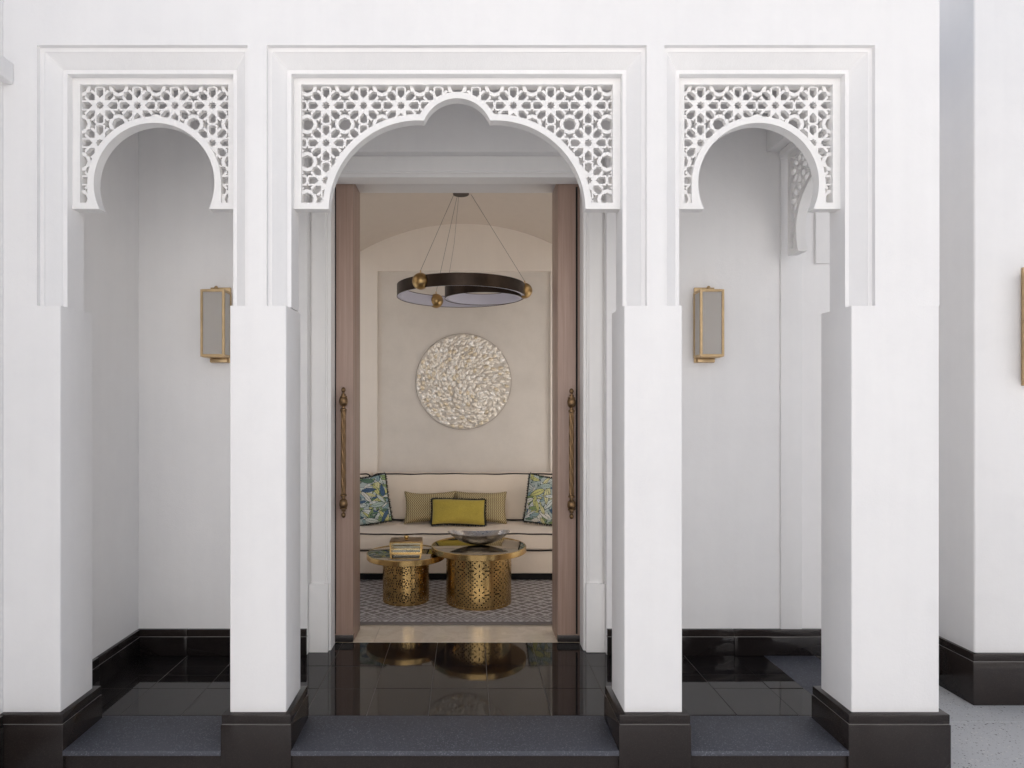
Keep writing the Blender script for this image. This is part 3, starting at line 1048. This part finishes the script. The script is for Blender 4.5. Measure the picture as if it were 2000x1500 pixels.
def paint_leaves(me, w, h, seed):
    q = random.Random(seed)
    leaves = []
    pal = [(0.60, 0.66, 0.62), (0.11, 0.20, 0.13), (0.26, 0.36, 0.15), (0.06, 0.12, 0.22), (0.62, 0.62, 0.24), (0.72, 0.72, 0.66), (0.28, 0.40, 0.42), (0.66, 0.64, 0.34), (0.42, 0.52, 0.47), (0.66, 0.70, 0.68)]
    for k in range(150):
        c = pal[q.randrange(len(pal))]
        leaves.append((q.uniform(-w / 2, w / 2), q.uniform(-h / 2, h / 2), q.uniform(0, PI * 2), q.uniform(.035, .085), q.uniform(.20, .36), c))
    dark = (0.012, 0.035, 0.05)
    at = me.color_attributes.new('print', 'FLOAT_COLOR', 'POINT')
    for i, v in enumerate(me.vertices):
        x, z = v.co.x, v.co.z
        col = (0.40, 0.47, 0.46)
        for lx, lz, a, ln, asp, c in reversed(leaves):
            dx, dz = x - lx, z - lz
            u = (dx * math.cos(a) + dz * math.sin(a)) / ln
            if abs(u) > 1: continue
            s = abs(-dx * math.sin(a) + dz * math.cos(a)) / (ln * asp)
            b = (1 - u * u) * (1 - .35 * u)
            if s < b:
                if s > b - .16 or s < .055: col = dark
                else:
                    g = .85 + .3 * (math.sin(26 * u + 9 * s) > .55)
                    col = tuple(k * g for k in c)
                break
        at.data[i].color = (*col, 1)

def cushion(name, label, loc, rot, w, h, th, mat, pinch=.06, fringe=0, n=36, m=28, seed=0, painted=False, group=None):
    t = thing(name, label, 'cushion', loc, 0, group)
    t.rotation_euler = rot
    bm, edge = pillow_bm(w, h, th, pinch, n, m, seed)
    bmesh.ops.recalc_face_normals(bm, faces=bm.faces)
    c = obj('cover', bm, mat, t, 80)
    if painted: paint_leaves(c.data, w, h, seed)
    if fringe:
        step = max(1, len(edge) // 120)
        obj('fringe', fringe_bm(edge[::step], fringe, seed), FRINGE, t, None)
    else:
        bm = bmesh.new()
        tube(bm, edge, .004, 6, closed=True)
        obj('seam', bm, mat, t, 60)
    return t
SEAT = 0.434
GRP = 'scatter cushions on the sofa'
cushion('cushion', 'ochre chevron-weave cushion nearer the box, behind the lime cushion', (-0.345, 6.10, SEAT + .150), (-.22, 0, .03), .485, .300, .13, CHEVRON, .11, n=40, m=28, seed=2, group=GRP)
cushion('cushion', 'ochre chevron-weave cushion above the silver bowl, behind the lime cushion', (0.130, 6.10, SEAT + .150), (-.22, 0, -.03), .485, .300, .13, CHEVRON, .10, n=40, m=28, seed=3, group=GRP)
cushion('cushion', 'lime velvet cushion with black fringe in front of the two ochre ones', (-0.078, 5.965, SEAT + .128), (-.30, .01, 0), .490, .235, .12, LIME, .035, .012, seed=4, group=GRP)
cushion('cushion', 'square leaf-print cushion with black fringe by the door leaf on the box side', (-0.958, 6.00, SEAT + .222), (-.20, -.13, .22), .47, .44, .13, PRINT, .03, .013, 150, 150, 21, True, GRP)
cushion('cushion', 'square leaf-print cushion with black fringe at the sofa end on the bowl side', (0.785, 6.00, SEAT + .222), (-.20, .11, -.2), .47, .44, .13, PRINT, .03, .013, 150, 150, 33, True, GRP)

# ------------------------------------------------------------------ brass drum tables
def disc_poly(x, y, r, n=6):
    return [(x + r * math.cos(2 * PI * k / n), y + r * math.sin(2 * PI * k / n)) for k in range(n)]
def slit(x, y, ang, length, wd):
    c, s = math.cos(ang), math.sin(ang)
    return [(x + a * c - b * s, y + a * s + b * c) for a, b in ((-length / 2, -wd / 2), (length / 2, -wd / 2), (length / 2, wd / 2), (-length / 2, wd / 2))]

def drum_table(label, loc, rb, rt, ztop, rim, motif, rot):
    t = thing('side_table', label, 'table', loc, rot, 'nested brass drum tables')
    z0, z1 = 0.0, ztop - rim
    circ = 2 * PI * rb
    holes = motif(circ, z0, z1)
    rect = [(0, z0), (circ, z0), (circ, z1), (0, z1)]
    nseg = 90
    lines = [((circ * k / nseg, z0), (circ * k / nseg, z1)) for k in range(1, nseg)]
    v, tr = cdt([rect] + holes, lines)
    grid = {}
    cs = 0.02
    assert len(v) > 100
    for h in holes:
        xs_ = [p[0] for p in h]; ys_ = [p[1] for p in h]
        for gx in range(int(min(xs_) // cs), int(max(xs_) // cs) + 1):
            for gy in range(int(min(ys_) // cs), int(max(ys_) // cs) + 1):
                grid.setdefault((gx, gy), []).append(h)
    def keep(q):
        if not inside(q, rect): return False
        return not any(inside(q, h) for h in grid.get((int(q[0] // cs), int(q[1] // cs)), ()))
    fn = lambda u, w, d: ((rb - d) * math.cos(u / rb), (rb - d) * math.sin(u / rb), w)
    bm = extrude(v, tr, keep, fn, 0.0, 0.003)
    print('DRUM', len(holes), len(tr), len(bm.faces))
    obj('pierced_drum', bm, BRASS, t, 25)
    bm = bmesh.new()
    lathe(bm, [(rb - .05, z0 + .002), (rb - .05, z1 - .002)], 48)
    obj('liner', bm, DARK, t)
    bm = bmesh.new()
    ring_lathe(bm, [(rt - .012, ztop - .003), (rb * .5, ztop - .003), (rb * .5, z1 + .001), (rt - .003, z1 + .001), (rt, z1 + .004), (rt, ztop - .003), (rt - .003, ztop), (rt - .010, ztop)], 120)
    bmesh.ops.recalc_face_normals(bm, faces=bm.faces)
    obj('rim', bm, BRASS, t, 35)
    bm = bmesh.new()
    lathe(bm, [(rt - .0105, ztop - .0028), (rt - .0105, ztop - .001), (rt - .012, ztop - .0005)], 120)
    obj('mirror_top', bm, MIRROR, t, 35)
    return t

def motif_large(circ, z0, z1):
    H = []
    n = 8
    cw = circ / n
    zc0 = z0 + 0.026
    ch = (z1 - 0.010 - zc0) / 2
    for i in range(n):
        for j in range(2):
            cx, cz = (i + .5) * cw, zc0 + (j + .5) * ch
            for k in range(8):
                a = PI / 4 * k if k % 2 == 0 else math.copysign(.60, math.sin(PI / 4 * k)) if math.cos(PI / 4 * k) > 0 else PI - math.copysign(.60, math.sin(PI / 4 * k))
                ln, rr = (.024, .038) if k in (2, 6) else (.040, .058) if k in (0, 4) else (.022, .036)
                H.append(slit(cx + rr * math.cos(a), cz + rr * math.sin(a), a, ln, .0085))
            H.append(disc_poly(cx, cz, .0052, 6))
            for sx in (-1, 1):                       # dotted rhombus round the star
                for sz in (-1, 1):
                    for q in range(1, 6):
                        f = q / 6
                        H.append(disc_poly(cx + sx * cw / 2 * f, cz + sz * ch / 2 * (1 - f), .0062, 6))
        for j in range(3):                           # filled rhombi between the stars
            cx, cz = i * cw, zc0 + j * ch
            for g in (.34, .68):
                m = 2 if g < .5 else 4
                for sx in (-1, 1):
                    for sz in (-1, 1):
                        for q in range(m + 1):
                            f = q / m
                            X, Z = cx + sx * cw / 2 * g * f, cz + sz * ch / 2 * g * (1 - f)
                            if (f == 0 and sx < 0) or (f == 1 and sz < 0): continue
                            if X < .006 or X > circ - .006 or Z < z0 + .034 or Z > z1 - .016: continue
                            H.append(disc_poly(X, Z, .0060, 6))
            if 0 < i and j == 1: H.append(disc_poly(cx, cz, .0060, 6))
        for k in range(9):
            for zz in (z0 + .024, z1 - .008):
                H.append(disc_poly((i + (k + .5) / 9) * cw, zz, .0055, 6))
    return H
def motif_small(circ, z0, z1):
    H = []
    n = 8
    cw = circ / n
    zc0 = z0 + 0.014
    ch = (z1 - .004 - zc0) / 3
    for i in range(n):
        for j in range(3):
            cx, cz = (i + .5) * cw, zc0 + (j + .5) * ch
            for k in range(8):
                a = 2 * PI * (k + .5) / 8
                H.append(slit(cx + .019 * math.cos(a), cz + .019 * math.sin(a), a, .016, .0080))
            for k in range(8):
                a = 2 * PI * k / 8
                H.append(slit(cx + .0385 * math.cos(a), cz + .0370 * math.sin(a), a + PI / 2, .0185, .0080))
            for k in (-1, 0, 1, 7, 8, 9):
                a = 2 * PI * k / 16
                H.append(slit(cx + .0560 * math.cos(a), cz + .052 * math.sin(a), a + PI / 2, .0150, .0075))
            for sx in (-1, 1):
                for sz in (-1, 1):
                    H.append(slit(cx + sx * cw * .44, cz + sz * ch * .40, sx * sz * PI / 4, .016, .0080))
    return H
RZ = 0.0145
drum_table('larger round brass drum table with a smoked mirror top, carrying the silver bowl', (0.0915, 5.05, RZ), .2525, .368, .4355, .045, motif_large, -PI / 2 + PI / 8)
drum_table('smaller round brass drum table tucked under the larger one, carrying the glass box', (-0.477, 5.085, RZ), .180, .305, .3705, .044, motif_small, -PI / 2 + PI / 8)

# silver boat bowl
def bowl():
    bm = bmesh.new()
    nu, nv = 48, 14
    Lh, Wh, H = .245, .105, .100
    def P_(a, s, inner):
        # s: 0 bottom centre .. 1 rim
        ca, sa = math.cos(a), math.sin(a)
        fx = math.copysign(abs(ca) ** .62, ca)
        x = Lh * s * fx
        y = Wh * s * sa * (1 - .10 * fx * fx)
        z = H * (0.84 * (s ** 2.2)) + .020 * (abs(x) / Lh) ** 1.8 * s
        if inner: z += .007 * (1 - .55 * s)
        return (x * (1 - .012 * inner), y * (1 - .05 * inner), z)
    rows = []
    for k in range(nv + 1):
        s = .10 + .90 * k / nv
        rows.append([bm.verts.new(P_(2 * PI * i / nu, s, 0)) for i in range(nu)])
    for k in range(nv + 1):
        s = 1.0 - .94 * k / nv
        rows.append([bm.verts.new(P_(2 * PI * i / nu, s, 1)) for i in range(nu)])
    for a, b in zip(rows, rows[1:]):
        for i in range(nu):
            j = (i + 1) % nu
            bm.faces.new((a[i], a[j], b[j], b[i]))
    bm.faces.new(list(reversed(rows[0])))
    bm.faces.new(rows[-1])
    return bm
bo = obj('bowl', bowl(), SILVER, None, 50, (0.094, 5.05, RZ + .4365), (0, 0, .06))
tag(bo, 'boat-shaped hammered silver bowl on the larger brass table', 'bowl')

# glass box
gb = thing('glass_box', 'brass-framed glass box with a knobbed lid on the smaller brass table', 'box', (-0.476, 5.11, RZ + .3715), 0.02)
bw_, bd, bh = .118, .072, .086
bm = bmesh.new()
q = .0065
for sx in (-1, 1):
    for sy in (-1, 1):
        box(bm, sx * bw_ - q / 1, sx * bw_ + q / 1, sy * bd - q, sy * bd + q, 0, bh, bev=.001, seg=1)
for z in (.004, bh - .004):
    for sy in (-1, 1):
        box(bm, -bw_ + q, bw_ - q, sy * bd - q * .9, sy * bd + q * .9, z - .0045, z + .0045)
    for sx in (-1, 1):
        box(bm, sx * bw_ - q * .9, sx * bw_ + q * .9, -bd + q, bd - q, z - .0045, z + .0045)
obj('frame', bm, BRASS, gb)
for sy in (-1, 1):
    obj('pane', B(-bw_ + q, bw_ - q, sy * bd - .0015, sy * bd + .0015, .009, bh - .009), CLEAR, gb)
for sx in (-1, 1):
    obj('pane', B(sx * bw_ - .0015, sx * bw_ + .0015, -bd + q, bd - q, .009, bh - .009), CLEAR, gb)
ld = obj('lid', B(-bw_ - q, bw_ + q, -bd - q, bd + q, bh + .001, bh + .010, bev=.0015), BRASS_A, gb)
bm = bmesh.new()
lathe(bm, [(.018, bh + .0105), (.016, bh + .013), (.010, bh + .017), (.016, bh + .021), (.021, bh + .028), (.019, bh + .036), (.010, bh + .040)], 20)
obj('knob', bm, BRASS, ld)
obj('base_plate', B(-bw_ + q, bw_ - q, -bd + q, bd - q, .0005, .003), MIRROR, gb)

# ------------------------------------------------------------------ shell disc on the niche
AX, AZ, AR = -0.035, 1.777, 0.470
sa = thing('shell_artwork', 'round wall piece of overlapping mother-of-pearl shells in a swirl, on the niche above the sofa', 'wall art', (AX, 6.435, AZ))
bm = bmesh.new()
lathe(bm, [(AR, 0), (AR, .010)], 96)
obj('backing', bm, NICHE, sa, 30, (0, 0, 0), (PI / 2, 0, 0))
bm = bmesh.new()
ring_lathe(bm, [(AR + .001, 0), (AR + .0045, 0), (AR + .0045, .012), (AR + .001, .012)], 120)
bmesh.ops.recalc_face_normals(bm, faces=bm.faces)
obj('rim', bm, simple('taupe_rim', (0.36, 0.31, 0.26), 0.5), sa, 30, (0, 0, 0), (PI / 2, 0, 0))

def flake_mesh(seed):
    q = random.Random(seed)
    bm = bmesh.new()
    n = 9
    c = bm.verts.new((0, -.006, 0))
    rg = []
    mid = []
    for i in range(n):
        a = 2 * PI * i / n
        r = 1 + q.uniform(-.12, .12)
        x, z = math.cos(a) * r * .5, math.sin(a) * r * .34 * (1 + .2 * math.cos(a))
        mid.append(bm.verts.new((x * .6 * .060, -.0050, z * .6 * .060)))
        rg.append(bm.verts.new((x * .060, q.uniform(0, .0015), z * .060)))
    for i in range(n):
        j = (i + 1) % n
        bm.faces.new((c, mid[j], mid[i]))
        bm.faces.new((mid[i], mid[j], rg[j], rg[i]))
    bmesh.ops.recalc_face_normals(bm, faces=bm.faces)
    me = bpy.data.meshes.new('shell_flake')
    bm.to_mesh(me)
    bm.free()
    me.polygons.foreach_set('use_smooth', [True] * len(me.polygons))
    me.materials.append(PEARL)
    if sum(p.normal.y for p in me.polygons) > 0: me.flip_normals()
    return me
FL = [flake_mesh(k) for k in range(6)]
q = random.Random(5)
SWX, SWZ = 0.19, -0.17
pts_ = []
k = 0
tries = 0
while tries < 30000 and len(pts_) < 295:
    tries += 1
    a, r = q.uniform(0, 2 * PI), AR * .985 * math.sqrt(q.random())
    x, z = r * math.cos(a), r * math.sin(a)
    if math.hypot(x, z) > AR - .020: continue
    if all((x - X) ** 2 + (z - Z) ** 2 > .0425 ** 2 for X, Z in pts_): pts_.append((x, z))
for x, z in pts_:
    ang = math.atan2(z - SWZ, x - SWX) + PI / 2 + .5 + q.uniform(-.35, .35)
    o = bpy.data.objects.new('shell_flake', FL[q.randrange(6)])
    s = q.uniform(.74, 1.02)
    o.scale = (s, 1, s)
    o.matrix_local = Matrix.Translation((x, -.019 - q.uniform(0, .008), z)) @ Matrix.Rotation(-ang, 4, 'Y') @ Matrix.Rotation(q.uniform(-.30, .30), 4, 'X') @ Matrix.Rotation(q.uniform(-.30, .30), 4, 'Z') @ Matrix.Diagonal((s, 1, s, 1))
    link(o, sa)
bm = bmesh.new()
for _ in range(900):
    a, r = q.uniform(0, 2 * PI), (AR - .018) * math.sqrt(q.random())
    x, z = r * math.cos(a), r * math.sin(a)
    ang = math.atan2(z - SWZ, x - SWX) + PI / 2 + .5 + q.uniform(-.5, .5)
    s = q.uniform(.55, .85)
    t_ = bmesh.new()
    t_.from_mesh(FL[q.randrange(6)])
    merge(bm, t_, Matrix.Translation((x, -.0125 - q.uniform(0, .004), z)) @ Matrix.Rotation(-ang, 4, 'Y') @ Matrix.Rotation(q.uniform(-.3, .3), 4, 'X') @ Matrix.Rotation(q.uniform(-.3, .3), 4, 'Z') @ Matrix.Diagonal((s, 1, s, 1)))
fs = obj('small_shells', bm, PEARL, sa, 80)
fs['kind'] = 'stuff'

# ------------------------------------------------------------------ ring chandelier
CX, CY, CZ = -0.05, 5.50, 2.448
ch = thing('chandelier', 'dark bronze double-ring chandelier with three brass balls hanging in the room', 'chandelier', (CX, CY, 3.33))
def hoop(r, dx, dy, z0, h, w=.030):
    bm = bmesh.new()
    ring_lathe(bm, [(r, 0), (r, h), (r - w, h), (r - w, h - .004), (r - .003, h - .004), (r - .003, .0)], 128)
    bmesh.ops.recalc_face_normals(bm, faces=bm.faces)
    o = obj('ring', bm, BRONZE, ch, 35, (dx, dy, z0 - 3.33))
    bm = bmesh.new()
    ring_lathe(bm, [(r - .0035, .004), (r - .0035, h - .005), (r - w, h - .005), (r - w, .004)], 128)
    bmesh.ops.recalc_face_normals(bm, faces=bm.faces)
    obj('diffuser', bm, DIFFUSER, o, 35)
hoop(.54, 0, 0, CZ, .098)
hoop(.328, .190, .01, CZ - .012, .098)
bm = bmesh.new()
lathe(bm, [(.064, -.013), (.068, -.010), (.068, -.001)], 40)
obj('canopy', bm, BRONZE, ch)
angs = [math.atan2(-.44, -.315), math.atan2(.485, -.235), math.atan2(-.03, .53)]
for k, a in enumerate(angs):
    p = Vector((.535 * math.cos(a), .535 * math.sin(a), CZ + .052 - 3.33))
    bm = bmesh.new()
    bmesh.ops.create_uvsphere(bm, u_segments=36, v_segments=20, radius=.066)
    b = obj('ball', bm, BRASS_B, ch, 80, p)
    bm = bmesh.new()
    tube(bm, [(0, 0, .063), (0, 0, .085)], .006, 8)
    obj('ferrule', bm, BRASS_S, b)
    top = Vector((.085 * math.cos(a), .085 * math.sin(a), -.012))
    bm = bmesh.new()
    tube(bm, [top, p + Vector((0, 0, .083))], .0016, 5)
    obj('wire', bm, WIRE, ch)
bm = bmesh.new()
tube(bm, [(-.02, .01, -.02), (-.06, .1, -.4), (-.13, .30, -.75)], .0012, 5)
obj('wire', bm, WIRE, ch)

# ------------------------------------------------------------------ wall lanterns
def lantern(label, loc, w, h, d, plate_w, mirror=1):
    """loc: wall point behind the lantern's centre; projects towards -Y."""
    t = thing('wall_lantern', label, 'lantern', loc, 0, 'brass box lanterns on the walls')
    z0, z1 = -h / 2, h / 2
    obj('back_plate', B(-plate_w / 2, plate_w / 2, -.016, 0, z0 - .028, z1 + .034, bev=.002), BRASS_S, t)
    yb, yf = -.030, -d
    q = .007
    bm = bmesh.new()
    for sx in (-1, 1):
        for y in (yb, yf):
            box(bm, sx * (w / 2 - q) - q, sx * (w / 2 - q) + q, y - q, y + q, z0, z1, bev=.001, seg=1)
    for z in (z0 + q, z1 - q):
        for y in (yb, yf):
            box(bm, -w / 2 + 2 * q, w / 2 - 2 * q, y - q * .96, y + q * .96, z - q, z + q)
        for sx in (-1, 1):
            box(bm, sx * (w / 2 - q) - q * .96, sx * (w / 2 - q) + q * .96, yf + q, yb - q, z - q * .98, z + q * .98)
    fr = obj('frame', bm, BRASS_S, t)
    box_top = B(-w / 2 + .006, w / 2 - .006, yf + .004, yb - .004, z1 - .004, z1 + .003)
    obj('top_cap', box_top, BRASS_S, t)
    obj('bottom_cap', B(-w / 2 + .006, w / 2 - .006, yf + .004, yb - .004, z0 - .003, z0 + .004), BRASS_S, t)
    obj('bracket', B(-plate_w / 2 + .01, plate_w / 2 - .01, -.05, -.0165, z0 - .027, z0 - .004, bev=.001), BRASS_S, t)
    obj('pane', B(-w / 2 + 2 * q, w / 2 - 2 * q, yf - .002, yf + .002, z0 + 2 * q, z1 - 2 * q), FROST, t)
    for sx in (-1, 1):
        obj('pane', B(sx * (w / 2 - q) - .002, sx * (w / 2 - q) + .002, yf + q, yb - q, z0 + 2 * q, z1 - 2 * q), FROST, t)
    bm = bmesh.new()
    tube(bm, [(0, -.075, z0 + .01), (0, -.075, z1 - .01)], .006, 10)
    obj('stem', bm, BRASS_S, t)
    for zz in (-.10, .05):
        bm = bmesh.new()
        lathe(bm, [(.010, zz), (.016, zz + .012), (.018, zz + .03), (.012, zz + .05), (.004, zz + .06)], 14, (0, -.075, 0))
        obj('bulb', bm, DIFFUSER, t)
    bm = bmesh.new()
    lathe(bm, [(.016, z1 + .003), (.016, z1 + .008), (.009, z1 + .012), (.012, z1 + .022), (.006, z1 + .030)], 16, (0, (yf + yb) / 2, 0))
    obj('finial', bm, BRASS_S, t)
    return t
lantern('brass box lantern partly hidden behind the column by the wide arch', (-1.503, YW, 2.012), .142, .397, .136, .122)
lantern('brass box lantern on the porch wall in full view, below the side arch screen', (1.448, YW, 2.012), .142, .397, .136, .122)
lantern('tall brass lantern cut off by the picture edge on the neighbouring wing wall', (3.125, 3.596, 1.955), .150, .590, .116, .122)

SC.render.film_transparent = False
